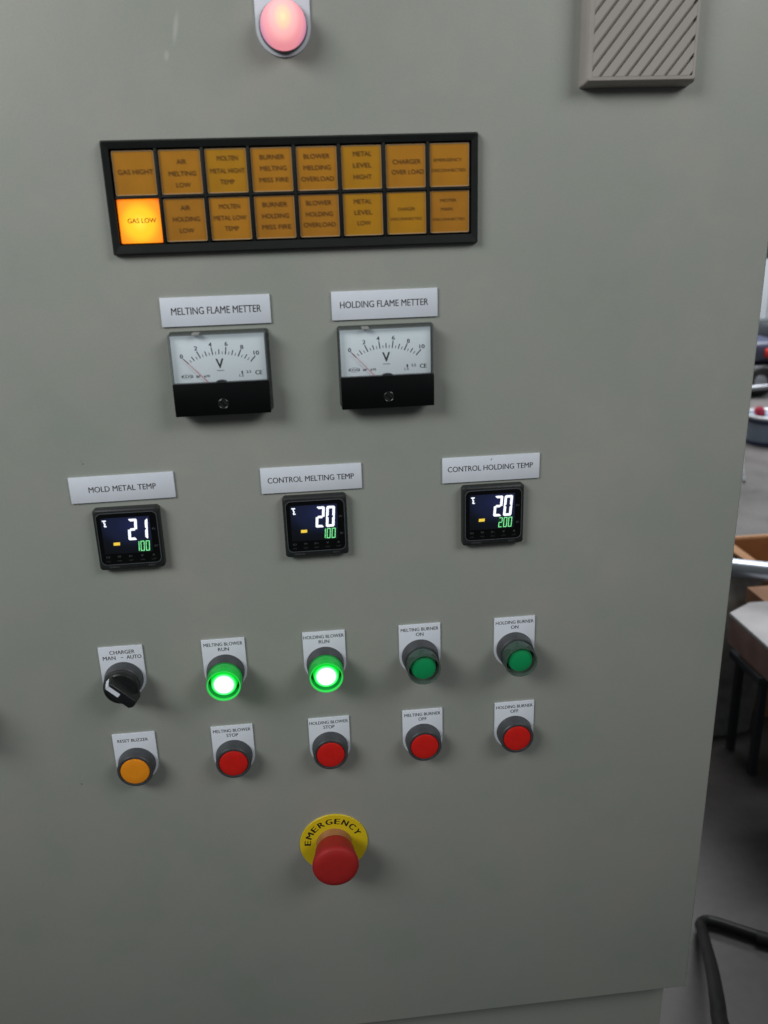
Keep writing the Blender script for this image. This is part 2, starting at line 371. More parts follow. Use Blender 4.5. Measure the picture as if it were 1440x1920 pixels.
TX = {
 (0, 0): [('GAS HIGHT', 14.4, -13.2, 22.5, 3.0)],
 (1, 0): [('AIR', 14.6, -7.6, 6.2, h), ('MELTING', 14.6, -14.9, 17.6, h), ('LOW', 14.6, -21.9, 9.2, h)],
 (2, 0): [('MOLTEN', 14.8, -6.2, 13.6, h), ('METAL HIGHT', 14.2, -13.9, 22.4, h), ('TEMP', 13.6, -20.7, 9.2, h)],
 (3, 0): [('BURNER', 14.2, -6.2, 16.2, h), ('MELTING', 14.6, -13.1, 17.2, h), ('MISS FIRE', 14.6, -20.2, 19.2, h)],
 (4, 0): [('BLOWER', 13.8, -6.4, 17.2, h), ('MELDING', 13.8, -13.4, 18.0, h), ('OVERLOAD', 13.8, -20.4, 21.8, h)],
 (5, 0): [('METAL', 14.4, -5.6, 12.2, h), ('LEVEL', 14.2, -12.7, 12.2, h), ('HIGHT', 14.2, -19.9, 12.0, h)],
 (6, 0): [('CHARGER', 14.4, -11.2, 19.0, h), ('OVER LOAD', 15.0, -17.6, 21.6, h)],
 (7, 0): [('EMERGENCY', 12.6, -10.7, 19.0, 1.9), ('DISCONNECTED', 13.2, -17.2, 23.0, 1.9)],
 (0, 1): [('GAS LOW', 15.0, -13.6, 18.6, 3.0)],
 (1, 1): [('AIR', 14.3, -6.4, 6.2, h), ('HOLDING', 14.3, -13.5, 17.6, h), ('LOW', 14.0, -20.7, 9.4, h)],
 (2, 1): [('MOLTEN', 13.6, -6.3, 13.6, h), ('METAL LOW', 13.4, -13.5, 21.4, h), ('TEMP', 14.0, -20.3, 9.2, h)],
 (3, 1): [('BURNER', 14.0, -6.0, 16.4, h), ('HOLDING', 14.0, -13.2, 17.8, h), ('MISS FIRE', 14.3, -20.2, 19.4, h)],
 (4, 1): [('BLOWER', 13.7, -5.8, 17.0, h), ('HOLDING', 13.7, -12.9, 18.0, h), ('OVERLOAD', 13.6, -19.7, 21.6, h)],
 (5, 1): [('METAL', 13.6, -5.7, 12.0, h), ('LEVEL', 13.8, -12.7, 12.0, h), ('LOW', 14.2, -19.6, 9.0, h)],
 (6, 1): [('CHARGER', 13.6, -11.4, 11.8, 2.0), ('DISCONNECTED', 13.4, -17.7, 21.5, 1.7)],
 (7, 1): [('MOTER', 12.8, -6.6, 11.0, 1.9), ('MAIN', 11.6, -12.2, 8.0, 1.9), ('DISCONNECTED', 13.2, -18.8, 22.0, 1.6)],
}
pal = {(0, 0): AMBER, (1, 0): AMBER, (2, 0): AMBER3, (3, 0): AMBER, (4, 0): AMBER, (5, 0): AMBER3, (6, 0): AMBER, (7, 0): AMBER,
       (1, 1): AMBER2, (2, 1): AMBER, (3, 1): AMBER2, (4, 1): AMBER2, (5, 1): AMBER3, (6, 1): AMBER3, (7, 1): AMBER2}
for j in range(2):
    for i in range(8):
        if i == 0 and j == 0: wd = proto
        elif (i, j) == (0, 1):
            wd = finish('window', window_mesh(), AMBERON, ann, angle=25); wd['label'] = 'lit orange window reading GAS LOW'
        else:
            wd = proto.copy(); C.objects.link(wd); wd.parent = ann
        if (i, j) in pal:
            wd.material_slots[0].link = 'OBJECT'; wd.material_slots[0].material = pal[(i, j)]
        wd.location = L(CU[i], CV[j], 0)
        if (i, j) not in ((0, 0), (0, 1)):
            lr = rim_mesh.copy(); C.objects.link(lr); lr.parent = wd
        if (i, j) == (0, 1): text_obj(TX[(i, j)], REDINK, wd, 2.42, fat=.1)
        else:
            text_obj(TX[(i, j)], BROWNINK, wd, 2.42)
            for q, (du, dv) in enumerate(((.7, -.05), (-.4, .3), (.3, -.4))):      # the print shows doubled through the thick lens
                text_obj([(s_, u + du, v + dv, wd_, hh) for s_, u, v, wd_, hh in TX[(i, j)]], BROWNINK2, wd, 2.45 + .03 * q, name='lettering_ghost')

# ------------------------------------------------------------------ voltmeters
TRAY = mat('pale_tray_plastic', (.30, .31, .31), .5)
def voltmeter(u, v, label):
    t = thing('voltmeter', label, 'voltmeter', u, v, 'panel voltmeters')
    W, H = 66.9, 57.1
    prism_obj('back_flange', rrect(-.6, -H - .4, W + 1.6, .6, 2.0), 0, 2.0, CASEM, t, .3)
    bm = bmesh.new(); loop_plate(bm, rrect(0, -H, W, 0, 1.2, 4), rrect(.8, -H + .8, W - .8, -.8, .6, 4), 2.0, 13.0)
    finish('case', bm, CASEM, t, angle=30)
    prism_obj('movement_tray', rect(1.0, -H + 1.5, W - 1.0, -1.5), 2.0, 5.0, TRAY, t)
    dp = prism_obj('dial_plate', rect(1.0, -36.5, W - 1.6, -1.8), 7.6, 8.8, DIAL, t, .15)
    bm = bmesh.new(); cx, cz = 33.5, -44.3
    for k in range(21):
        th = R(-42.7 + 85.4 * k / 20); r0 = 29.1 + 2.4 * (abs(k - 10) / 10) ** 2
        ln = 5.2 if k % 4 == 0 else (3.5 if k % 2 == 0 else 2.1); hw = .38 if k % 4 == 0 else (.33 if k % 2 == 0 else .22)
        s, c = math.sin(th), math.cos(th)
        q = [(cx + s * r0 - c * hw, cz + c * r0 + s * hw), (cx + s * r0 + c * hw, cz + c * r0 - s * hw), (cx + s * (r0 + ln) + c * hw, cz + c * (r0 + ln) - s * hw), (cx + s * (r0 + ln) - c * hw, cz + c * (r0 + ln) + s * hw)]
        prism(bm, q, 8.8, 8.84)
    finish('scale_mark', bm, INK, dp, smooth=False)
    text_obj([('0', 7.6, -15.6, 1.9, 2.9), ('2', 17.9, -10.4, 1.9, 2.9), ('4', 27.9, -8.3, 2.0, 2.9), ('6', 38.9, -8.2, 1.9, 2.9), ('8', 49.5, -10.9, 1.9, 2.9), ('10', 59.2, -15.2, 3.6, 2.9)], INK, dp, 8.85, fat=.13)
    text_obj([('V', 33.4, -21.5, 5.1, 6.6)], INK, dp, 8.85, fat=.22)
    text_obj([('CE', 59.9, -29.0, 4.6, 2.9)], INK, dp, 8.85, fat=.16)
    text_obj([('KDSI', 10.3, -29.7, 7.6, 1.9), ('BP - 670', 21.2, -30.0, 9.2, 1.6), ('1', 48.4, -28.4, .9, 2.0), ('2.5', 53.0, -28.2, 3.2, 1.8), ('1.5', 47.8, -30.6, 2.8, 1.7)], INK, dp, 8.85, fat=.08)
    bm = bmesh.new(); N = 28
    el = lambda rx, rz: [(10.4 + rx * math.cos(2 * math.pi * i / N), -29.7 + rz * math.sin(2 * math.pi * i / N)) for i in range(N)]
    loop_plate(bm, el(3.7, 1.9), el(3.45, 1.7), 8.8, 8.84); prism(bm, rect(31.0, -26.8, 36.1, -26.1), 8.8, 8.84)
    finish('printed_line', bm, INKG, dp, smooth=False)
    bm = bmesh.new()
    a, b_ = Vector((8.7, -17.4)), Vector((27.6, -37.7)); dr = (b_ - a).normalized(); nn = Vector((-dr.y, dr.x))
    prism(bm, [tuple(a + nn * .12), tuple(a - nn * .12), tuple(b_ - nn * .28), tuple(b_ + nn * .28)], 10.0, 10.25)
    finish('needle', bm, NEEDLE, t, smooth=False)
    hp = [(33.7 + 4.2 * math.cos(math.pi * i / 12), -34.6 + 1.9 * math.sin(math.pi * i / 12)) for i in range(13)]
    prism_obj('pivot_cover', hp, 9.0, 12.4, BLACKG, t)
    prism_obj('front_glass', rect(.25, -34.0, W - .25, -.25), 13.0, 13.9, GLASS, t, .25)
    lc = prism_obj('lower_cover', rrect(.1, -H + .1, W - .1, -34.0, .7, 3), 9.0, 14.2, BLACKG, t, .25)
    prism_obj('top_clip', rect(16.5, -1.2, 21.5, .12), 3.0, 13.4, WHITE_CLEAR, t, .2)
    bm = bmesh.new(); lathe(bm, [(3.7, 14.15), (3.7, 14.7), (3.3, 14.9), (3.0, 14.7), (2.9, 14.3), (0, 14.3)], 32, 33.9, -49.0); fin = finish('screw', bm, SCREWM, t, angle=25)
    prism_obj('screw_slot', [(31.9, -47.6), (32.5, -47.0), (35.9, -50.4), (35.3, -51.0)], 14.32, 14.5, BLACKG, fin)
    return t
WHITE_CLEAR = clear('frosted_clip', (.42, .42, .41), .7, .3)
vm = voltmeter(155.5, -77.8, 'left voltmeter, needle at zero, under the MELTING FLAME METTER nameplate')
copy_thing(vm, 'right voltmeter, needle at zero, under the HOLDING FLAME METTER nameplate', 272.5, -78.7)

# ------------------------------------------------------------------ temperature controllers
SEG = {'0': 'abcdef', '1': 'bc', '2': 'abged'}
def digit(bm, ch, u, v, w_, h_, t, d0, d1, sl=.075, gap=.05):
    g = gap * t
    def P(x, y): return (u + x + sl * y, v + y)
    m = h_ / 2; c2 = .45 * t
    q = {
     'a': [(c2, h_), (w_ - c2, h_), (w_ - c2 / 2 - g, h_ - c2 / 2), (w_ - t - g, h_ - t), (t + g, h_ - t), (c2 / 2 + g, h_ - c2 / 2)],
     'd': [(c2 / 2 + g, c2 / 2), (t + g, t), (w_ - t - g, t), (w_ - c2 / 2 - g, c2 / 2), (w_ - c2, 0), (c2, 0)],
     'g': [(t * .5 + g, m), (t + g, m + t / 2), (w_ - t - g, m + t / 2), (w_ - t * .5 - g, m), (w_ - t - g, m - t / 2), (t + g, m - t / 2)],
     'f': [(0, h_ - c2), (c2 / 2, h_ - c2 / 2 - g), (t, h_ - t - g), (t, m + t / 2 + g), (t * .5, m + g), (0, m + g)],
     'b': [(w_, h_ - c2), (w_, m + g), (w_ - t * .5, m + g), (w_ - t, m + t / 2 + g), (w_ - t, h_ - t - g), (w_ - c2 / 2, h_ - c2 / 2 - g)],
     'e': [(0, c2), (0, m - g), (t * .5, m - g), (t, m - t / 2 - g), (t, t + g), (c2 / 2, c2 / 2 + g)],
     'c': [(w_, c2), (w_ - c2 / 2, c2 / 2 + g), (w_ - t, t + g), (w_ - t, m - t / 2 - g), (w_ - t * .5, m - g), (w_, m - g)],
    }
    for s in SEG[ch]: prism(bm, [P(*p) for p in q[s]], d0, d1)
def controller_body(u, v, label):
    t = thing('temperature_controller', label, 'temperature controller', u, v, 'digital temperature controllers')
    bm = bmesh.new()
    rs = [[bm.verts.new(L(a, b, d)) for a, b in rrect(i, -48 + i, 48 - i, -i, r_, 6)] for i, d, r_ in ((0, 0, 2.6), (0, 5.4, 2.6), (.5, 6.3, 2.6), (1.5, 6.9, 3.0))]
    for a, b in zip(rs, rs[1:]):
        for i in range(len(a)): j = (i + 1) % len(a); bm.faces.new((a[i], a[j], b[j], b[i]))
    bm.faces.new(rs[-1])
    finish('bezel', bm, CHAR2, t, angle=25)
    bm = bmesh.new(); loop_plate(bm, rrect(1.9, -43.6, 46.1, -2.9, 4.2, 6), rrect(2.3, -43.2, 45.7, -3.3, 3.9, 6), 6.9, 7.35); finish('edge_trim_highlight', bm, TRIMHI, t, smooth=False)
    fp = prism_obj('face', rrect(2.3, -43.2, 45.7, -3.3, 3.9), 6.9, 7.2, BLACKG, t)
    prism_obj('screen', rect(5.4, -34.8, 40.6, -6.6), 7.2, 7.24, LCD, t)
    bm = bmesh.new()
    prism(bm, [(6.5, -8.2), (9.3, -8.2), (9.3, -9.1), (6.5, -9.1)], 7.25, 7.3); prism(bm, [(7.5, -9.1), (8.3, -9.1), (8.2, -10.4), (8.9, -10.7), (8.5, -12.4), (8.0, -12.4), (7.7, -10.8), (7.4, -10.4)], 7.25, 7.3)
    prism(bm, [(7.4, -12.0), (8.3, -12.3), (8.6, -12.7), (9.4, -12.5), (9.3, -13.4), (7.8, -13.4), (7.4, -12.8)], 7.25, 7.3)
    finish('unit_symbol', bm, SEGW, t, smooth=False)
    prism_obj('bar_segment', [(12.5, -28.2), (17.1, -28.2), (17.3, -25.9), (12.7, -25.9)], 7.25, 7.3, SEGY, t)
    text_obj([('PV', 43.0, -16.8, 2.5, 1.6), ('SV', 43.2, -30.3, 2.5, 1.6)], FAINT, fp, 7.22)
    ky = [('IO', 7.3), ('TP', 15.4), ('K<', 23.8), ('v', 32.2), ('^', 40.5)]
    text_obj([(s, uu, -37.3, 2.6 if len(s) > 1 else 1.9, 1.5) for s, uu in ky], FAINT, fp, 7.22)
    text_obj([(s, uu, -40.6, 3.2, 1.1) for s, uu in zip(('LEVEL', 'MODE', 'SHIFT', 'DOWN', 'UP'), [k[1] for k in ky])], FAINT2, fp, 7.22)
    text_obj([('OMRON', 10.6, -45.5, 7.6, 1.4)], FAINT, t, 6.93); text_obj([('E5CC', 38.6, -45.4, 5.0, 1.3)], FAINT, t, 6.93)
    return t
CHAR2 = mat('controller_bezel_plastic', (.016, .018, .019), .42, var=.12, scale=200, bump=.1)
TRIMHI = mat('controller_trim_highlight', (.09, .10, .11), .35)  # paler grey paints the highlight line round the glossy face
def add_digits(t, pv, sv):
    for k, ch in enumerate(pv):
        bm = bmesh.new(); digit(bm, ch, 23.7 + 7.7 * k, -24.7, 6.6, 16.6, 1.95, 7.25, 7.32, gap=.02); finish('digit', bm, SEGW, t, smooth=False)
    for k, ch in enumerate(sv):
        bm = bmesh.new(); digit(bm, ch, 27.9 + 3.75 * k, -33.7, 2.8, 7.9, .48, 7.262, 7.31); finish('set_value_digit', bm, SEGG, t, smooth=False)
    lo = 30.0 if sv[0] == '1' else 27.6
    prism_obj('set_value_glow', [(lo, -34.3), (38.9, -34.3), (39.5, -25.2), (lo + .6, -25.2)], 7.245, 7.255, SEGGG, t)
cb = controller_body(86.6, -202.0, 'temperature controller showing 21 over 100, under the MOLD METAL TEMP nameplate')
c2 = copy_thing(cb, 'temperature controller showing 20 over 100, under the CONTROL MELTING TEMP nameplate', 225.0, -201.5)
c3 = copy_thing(cb, 'temperature controller showing 20 over 200, under the CONTROL HOLDING TEMP nameplate', 361.4, -201.8)
add_digits(cb, '21', '100'); add_digits(c2, '20', '100'); add_digits(c3, '20', '200')

# ------------------------------------------------------------------ legend plates and push buttons
def legend_pts(hw=16.9, top=28.5):
    return [(hw, top), (-hw, top)] + [(-hw * math.cos(math.pi * i / 24), -hw * math.sin(math.pi * i / 24)) for i in range(25)]
def legend(t, hw=16.9): return prism_obj('legend_plate', legend_pts(hw), 0, 1.4, WHITE, t, .15)
def base_ring(t, m=None, top=12.5):
    return lathe_obj('bezel_ring', [(15.1, 1.4), (15.1, 3.0), (14.9, 3.3), (14.3, top - .6), (13.7, top + .2), (12.3, top + .3), (11.9, top - .4), (11.8, 6)], m or CHAR, t, angle=28)
def push_button(u, v, label, capm, grp):
    t = thing('push_button', label, 'push button', u, v, grp)
    legend(t); base_ring(t)
    lathe_obj('cap', [(11.6, 6), (11.6, 12.2), (11.2, 12.9), (10.2, 13.2), (5, 13.25), (0, 13.25)], capm, t, angle=28)
    return t
def lit_button(u, v, label, on):
    t = thing('illuminated_push_button', label, 'push button', u, v, 'illuminated green push buttons')
    legend(t); base_ring(t, top=11.5)
    lathe_obj('guard', [(13.4, 11.9), (13.6, 12.4), (13.3, 24.2), (13.0, 24.6)], GUARDON if on else GUARD, t, angle=28)
    lathe_obj('guard_rim', [(13.0, 24.6), (12.8, 24.9), (12.3, 24.9), (12.1, 24.5), (12.1, 22.5)], GUARDRIM if on else GUARDRIMOFF, t, angle=28)
    lathe_obj('lens', [(11.2, 10), (10.6, 14), (10.0, 21.2), (9.5, 22.0), (8.5, 22.4), (4, 22.9), (0, 23.0)], LENSON if on else GREENCAP, t, angle=28)
    return t
def ltext(t, l1, l2, w1, w2=0, v1=24.2, v2=19.7, u1=0, h1=2.9, h2=3.1, u2=0):
    ls = [(l1, u1, v1, w1, h1)]
    if l2: ls.append((l2, u2, v2, w2, h2))
    text_obj(ls, INK, t, 1.43, fat=.06)
# column centres
RUN, STOP = -345.2, -424.3
lt = lit_button(170.5, RUN, 'brightly lit green push button, MELTING BLOWER RUN, next to the black selector switch', True)
lt2 = copy_thing(lt, 'brightly lit green push button, HOLDING BLOWER RUN, left of the unlit green ones', 250.0, RUN)
lu = lit_button(326.4 + .9, RUN, 'unlit green push button with smoky guard, MELTING BURNER ON', False)
lu2 = copy_thing(lu, 'unlit green push button with smoky guard, HOLDING BURNER ON, rightmost', 405.6, RUN)
ltext(lt, 'MELTING BLOWER', 'RUN', 30.4, 8.4); ltext(lt2, 'HOLDING BLOWER', 'RUN', 32.2, 8.4)
ltext(lu, 'MELTING BURNER', 'ON', 30.6, 6.2); ltext(lu2, 'HOLDING BURNER', 'ON', 31.4, 6.2)
grpR = 'flat red push buttons in the lower row'
pr_ = push_button(91.7, STOP + .6, 'orange push button labelled RESET BUZZER, below the selector switch', ORANGECAP, 'orange reset button')
del pr_['group']
ltext(pr_, 'RESET BUZZER', None, 24.3, v1=22.2, h1=2.8, u1=-1.0)
r1 = push_button(170.5, STOP, 'red push button labelled MELTING BLOWER STOP, right of the orange one', REDCAP, grpR)
r2 = copy_thing(r1, 'red push button labelled HOLDING BLOWER STOP, second of the red ones', 250.0, STOP)
r3 = copy_thing(r1, 'red push button labelled MELTING BURNER OFF, third of the red ones', 328.4, STOP)
r4 = copy_thing(r1, 'red push button labelled HOLDING BURNER OFF, rightmost of the red ones', 407.0, STOP)
ltext(r1, 'MELTING BLOWER', 'STOP', 30.4, 9.4); ltext(r2, 'HOLDING BLOWER', 'STOP', 32.0, 9.2)
ltext(r3, 'MELTING BURNER', 'OFF', 30.4, 6.8); ltext(r4, 'HOLDING BURNER', 'OFF', 31.4, 6.8)

# selector switch: knob turned 45 degrees to MAN
ss = thing('selector_switch', 'black rotary selector switch turned to MAN, under a CHARGER MAN - AUTO plate', 'selector switch', 91.2, RUN + .3)
legend(ss); text_obj([('CHARGER', 1.2, 23.6, 19.2, 3.3), ('MAN', -9.2, 19.0, 9.6, 3.3), ('-', .6, 18.9, 1.5, .5), ('AUTO', 9.8, 19.0, 11.4, 3.3)], INK, ss, 1.43, fat=.07)
base_ring(ss, top=11.0)
kn = bpy.data.objects.new('knob', None)
bpy.data.objects.remove(kn)
bm = bmesh.new(); lathe(bm, [(12.6, 9), (13.6, 11.4), (13.6, 15.5), (13.0, 17.0), (12.0, 17.6), (0, 17.8)], 48)
knob = finish('knob', bm, KNOB, ss, angle=28)
# the grip: a ridge on the knob, narrower at the top, with sloped ends
def rot45(p, s, c): return (p[0] * c - p[1] * s, p[0] * s + p[1] * c)
A = R(135)
def KP(a, b, d):       # a along the grip towards MAN, b across
    return L(a * math.cos(A) - b * math.sin(A), a * math.sin(A) + b * math.cos(A), d)
bm = bmesh.new()
low = [(12.9, -5.6), (12.9, 5.6), (-13.5, 5.6), (-16.8, 2.0), (-16.8, -2.0), (-13.5, -5.6)]
top = [(10.6, -4.2), (10.6, 4.2), (-12.8, 4.2), (-14.6, 1.6), (-14.6, -1.6), (-12.8, -4.2)]
a = [bm.verts.new(KP(p[0], p[1], 12.5)) for p in low]; b = [bm.verts.new(KP(p[0], p[1], 26.5)) for p in top]
bm.faces.new(a); bm.faces.new(b[::-1])
for i in range(6): bm.faces.new((a[i], a[(i + 1) % 6], b[(i + 1) % 6], b[i]))
finish('grip', bm, KNOB, ss, .0008, 3)
bm = bmesh.new()
def strip(bm, q): 
    vs = [bm.verts.new(p) for p in q]; bm.faces.new(vs)
hw = 1.7
def slab_strip(p0, p1, nrm, t=.25):
    (a0, d0), (a1, d1) = p0, p1
    q = [KP(a0, -hw, d0), KP(a0, hw, d0), KP(a1, hw, d1), KP(a1, -hw, d1)]
    off = KP(nrm[0], 0, nrm[1]) * t
    vs = [bm.verts.new(x) for x in q]; vt = [bm.verts.new(x + off) for x in q]
    bm.faces.new(vs); bm.faces.new(vt[::-1])
    for i in range(4): j = (i + 1) % 4; bm.faces.new((vs[i], vs[j], vt[j], vt[i]))
slab_strip((-.5, 26.4), (10.4, 26.4), (0, 1))
slab_strip((10.55, 26.3), (12.3, 16.5), (1, .16))
finish('pointer_line', bm, WHITE, ss, smooth=False)

# pilot lamp at the top
pl = thing('pilot_lamp', 'lit pink domed pilot lamp on a white legend plate at the top edge', 'pilot lamp', 247.3, 109.6)
legend(pl, 17.3)
lathe_obj('bezel_ring', [(15.3, 1.4), (15.3, 4.2), (14.9, 4.8), (14.3, 5.0)], GREY, pl)
lathe_obj('dome', [(14.2, 2), (14.4, 5), (14.3, 9), (13.6, 12.5), (12.2, 15.6), (9.8, 18.2), (6.8, 20.0), (3.4, 21.0), (0, 21.3)], PINK, pl, angle=60)

# emergency stop
es = thing('emergency_stop_button', 'red mushroom emergency stop button on a round yellow EMERGENCY label', 'emergency stop button', 248.4, -522.6)
lathe_obj('label_disc', [(29.7, 0), (29.7, 1.0), (29.4, 1.3), (0, 1.3)], YELLOW, es, 72)
bm = bmesh.new()
angs = [173.5, 154, 135, 117, 98.5, 80.5, 62.5, 43.5, 25.5]
for ch, an in zip('EMERGENCY', angs):
    wd = {'M': 6.2, 'G': 5.3, 'N': 5.2, 'C': 5.0, 'E': 4.5}.get(ch, 4.8)
    for q in (-.38, 0, .38): text_into(bm, ch, q * math.sin(R(an)) + 22.9 * math.cos(R(an)), 22.9 * math.sin(R(an)) - q * math.cos(R(an)), wd, 5.5, 1.34 + q * .02, 0, rot=R(an - 90))
bm.normal_update()
for f in list(bm.faces):
    if f.normal.y > 0: f.normal_flip()
me = bpy.data.meshes.new('lettering'); bm.to_mesh(me); bm.free(); me.materials.append(mat('black_print', (.02, .017, .01), .6))
o = bpy.data.objects.new('lettering', me); C.objects.link(o); o.parent = es
lathe_obj('collar', [(15.6, 1.3), (15.0, 3.0), (14.4, 6.0), (13.5, 9.0)], COLLAR, es, 56)
lathe_obj('mushroom_head', [(12, 8), (14.5, 9.0), (16.0, 10.2), (16.7, 12), (17.6, 18), (18.9, 24), (19.7, 27.0), (19.7, 29.0), (19.0, 30.8), (17.4, 32.0), (13, 32.9), (6, 33.15), (0, 33.2)], MUSH, es, 72, angle=60)

# ------------------------------------------------------------------ buzzer box with slanted slots
bz = thing('buzzer', 'warm grey buzzer box with diagonal slots at the top right of the door', 'buzzer', 441.3, 71.0)
BW, BH = 76.3, 92.0
bm = bmesh.new()
rs = [[bm.verts.new(L(u, v, d)) for u, v in rrect(i, i + lift, BW - i, BH - i, r_, 4)] for i, d, r_, lift in ((0, 0, 1.5, 0), (.3, 9.5, 1.5, .9), (.8, 11.8, 1.6, 1.3), (1.7, 13.2, 1.8, 1.5))]
IU0, IU1, IV0, IV1 = 4.6, BW - 3.4, 5.2, BH - 5
N = len(rs[0])
inn = [bm.verts.new(L(u, v, 13.4)) for u, v in rrect(IU0, IV0, IU1, IV1, .6, 4)]
inb = [bm.verts.new(L(u, v, 10.9)) for u, v in rrect(IU0, IV0, IU1, IV1, .6, 4)]
rs += [inn, inb]
for a, b in zip(rs, rs[1:]):
    for i in range(N): j = (i + 1) % N; bm.faces.new((a[i], a[j], b[j], b[i]))
bm.faces.new(inb)
finish('housing', bm, BEIGE, bz, angle=30)
def clip(poly, ax, lim, keep_less):
    out = []
    for i in range(len(poly)):
        p, q = poly[i], poly[(i + 1) % len(poly)]
        ip = p[ax] <= lim if keep_less else p[ax] >= lim; iq = q[ax] <= lim if keep_less else q[ax] >= lim
        if ip: out.append(p)
        if ip != iq:
            t = (lim - p[ax]) / (q[ax] - p[ax]); out.append((p[0] + t * (q[0] - p[0]), p[1] + t * (q[1] - p[1])))
    return out
slope = 43.2 / 35.3; pitch = 8.85; gap = 2.3
k = -12
while k < 10:
    ub = 9.9 + pitch * k                 # where slot k meets v = 5.2
    def ln(u0): return [(u0, IV0), (u0 + (IV1 - IV0) / slope, IV1)]
    a0, a1 = ln(ub + gap / 2); b0, b1 = ln(ub + pitch - gap / 2)
    poly = [a0, b0, b1, a1]
    for ax, lim, kl in ((0, IU1 + .02, True), (0, IU0 - .02, False)):
        if poly: poly = clip(poly, ax, lim, kl)
    if len(poly) >= 3:
        ar = abs(sum(poly[i][0] * poly[(i + 1) % len(poly)][1] - poly[(i + 1) % len(poly)][0] * poly[i][1] for i in range(len(poly)))) / 2
        if ar > 3: prism_obj('slat', poly, 11.0, 13.38, BEIGE, bz, .22, 1)
    k += 1

# ------------------------------------------------------------------ door handle just left of the frame
dh = thing('door_lock', 'black round door lock with a grip at the left edge of the cabinet door', 'door lock', -43, -354)
lathe_obj('escutcheon', [(24, 0), (24, 3), (22, 5), (0, 5)], BLACKF, dh, 40)
lathe_obj('barrel', [(17, 5), (17, 22), (15, 25), (0, 25)], BLACKF, dh, 40)
prism_obj('grip', rrect(-5, -19, 5, 19, 3), 24, 36, BLACKF, dh, 1.5)

# ------------------------------------------------------------------ background things on the hall floor
# paint bucket
BKT = mat('blue_grey_tin', (.16, .20, .26), .35, var=.1, scale=8); RIM = mat('bright_tin_rim', (.85, .87, .9), .3, metal=.35); NAVY = mat('navy_band', (.02, .025, .06), .4)
bk = thing('bucket', 'blue-grey tin bucket with a bright rim and navy bands standing on the floor', 'bucket', loc=(3.53, 4.98, 0))
def ring_w(name, prof, m, parent, n=40, org=(0, 0, 0), angle=35):
    bm = bmesh.new(); rings = []
    for r, z in prof:
        rings.append([bm.verts.new((org[0] + r * math.cos(2 * math.pi * i / n), org[1] + r * math.sin(2 * math.pi * i / n), org[2] + z)) for i in range(n)] if r > 1e-6 else [bm.verts.new((org[0], org[1], org[2] + z))])
    for a, b in zip(rings, rings[1:]):
        for i in range(n):
            j = (i + 1) % n
            if len(a) == 1: bm.faces.new((a[0], b[i], b[j]))
            elif len(b) == 1: bm.faces.new((a[i], a[j], b[0]))
            else: bm.faces.new((a[i], a[j], b[j], b[i]))
    return finish(name, bm, m, parent, angle=angle)
ring_w('body', [(0, 0), (.148, 0), (.148, .03), (.152, .20), (.15, .20), (0, .198)], BKT, bk)
ring_w('base_band', [(.149, .002), (.153, .004), (.153, .028), (.149, .03)], NAVY, bk)
ring_w('band', [(.152, .155), (.156, .157), (.156, .178), (.152, .18)], NAVY, bk)
ring_w('rim', [(.152, .19), (.162, .193), (.164, .205), (.157, .213), (.148, .205)], RIM, bk)
# items on and behind the bucket: small red and grey pieces
CRIM = mat('crimson_cloth', (.35, .02, .05), .8, var=.15, scale=30)
bm = bmesh.new(); bmesh.ops.create_icosphere(bm, subdivisions=3, radius=1)
for v in bm.verts:
    q = v.co.copy(); v.co = Vector((q.x * .034, q.y * .05, max(q.z, -.6) * .03 + .012 * math.sin(q.x * 7) + .01 * math.cos(q.y * 9)))
o = finish('rag', bm, CRIM); o.location = (3.435, 4.95, .228); o['label'] = 'crumpled crimson rag lying on the tin bucket'; o['category'] = 'rag'
# dark workshop machine farther back: frame, hood, wheels, handle
DKM = mat('dark_machine_paint', (.035, .038, .045), .4, var=.2, scale=6); NVY = mat('navy_hood_paint', (.045, .05, .085), .4, var=.1, scale=4)
RUB = mat('black_rubber', (.008, .008, .008), .6, var=.2); STEEL = mat('dull_steel', (.30, .31, .33), .35, metal=.6, var=.15, scale=12); REDP = mat('red_paint', (.45, .03, .02), .4)
mc = thing('workshop_machine', 'dark wheeled machine with navy hood and red part before the white wall', 'machine', loc=(4.62, 6.5, 0))
def mbox(name, x0, y0, z0, x1, y1, z1, m, bev=.03):
    bm = bmesh.new(); wbox(bm, x0, y0, z0, x1, y1, z1); return finish(name, bm, m, mc, bev, 3)
mbox('hood', -.52, 0, .29, -.12, .7, .47, NVY, .05)
mbox('tank', -.10, .02, .33, .5, .6, .56, DKM, .05)
mbox('red_cover', -.315, -.10, .33, -.18, .02, .41, REDP, .02)
mbox('chassis', -.62, .05, .17, .5, .65, .28, DKM, .02)
bm = bmesh.new(); wbox(bm, -.72, -.04, .235, .4, .0, .265); finish('side_rail', bm, STEEL, mc, .006)
for wx in (-.36, .25):
    bm = bmesh.new()
    bmesh.ops.create_cone(bm, cap_ends=True, segments=32, radius1=.13, radius2=.13, depth=.10, matrix=Matrix.Translation((wx, -.02, .13)) @ Matrix.Rotation(R(90), 4, 'X'))
    wh = finish('wheel', bm, RUB, mc, .015)
    bm = bmesh.new()
    bmesh.ops.create_cone(bm, cap_ends=True, segments=24, radius1=.06, radius2=.06, depth=.12, matrix=Matrix.Translation((wx, -.02, .13)) @ Matrix.Rotation(R(90), 4, 'X'))
    finish('hub', bm, STEEL, wh, .006)
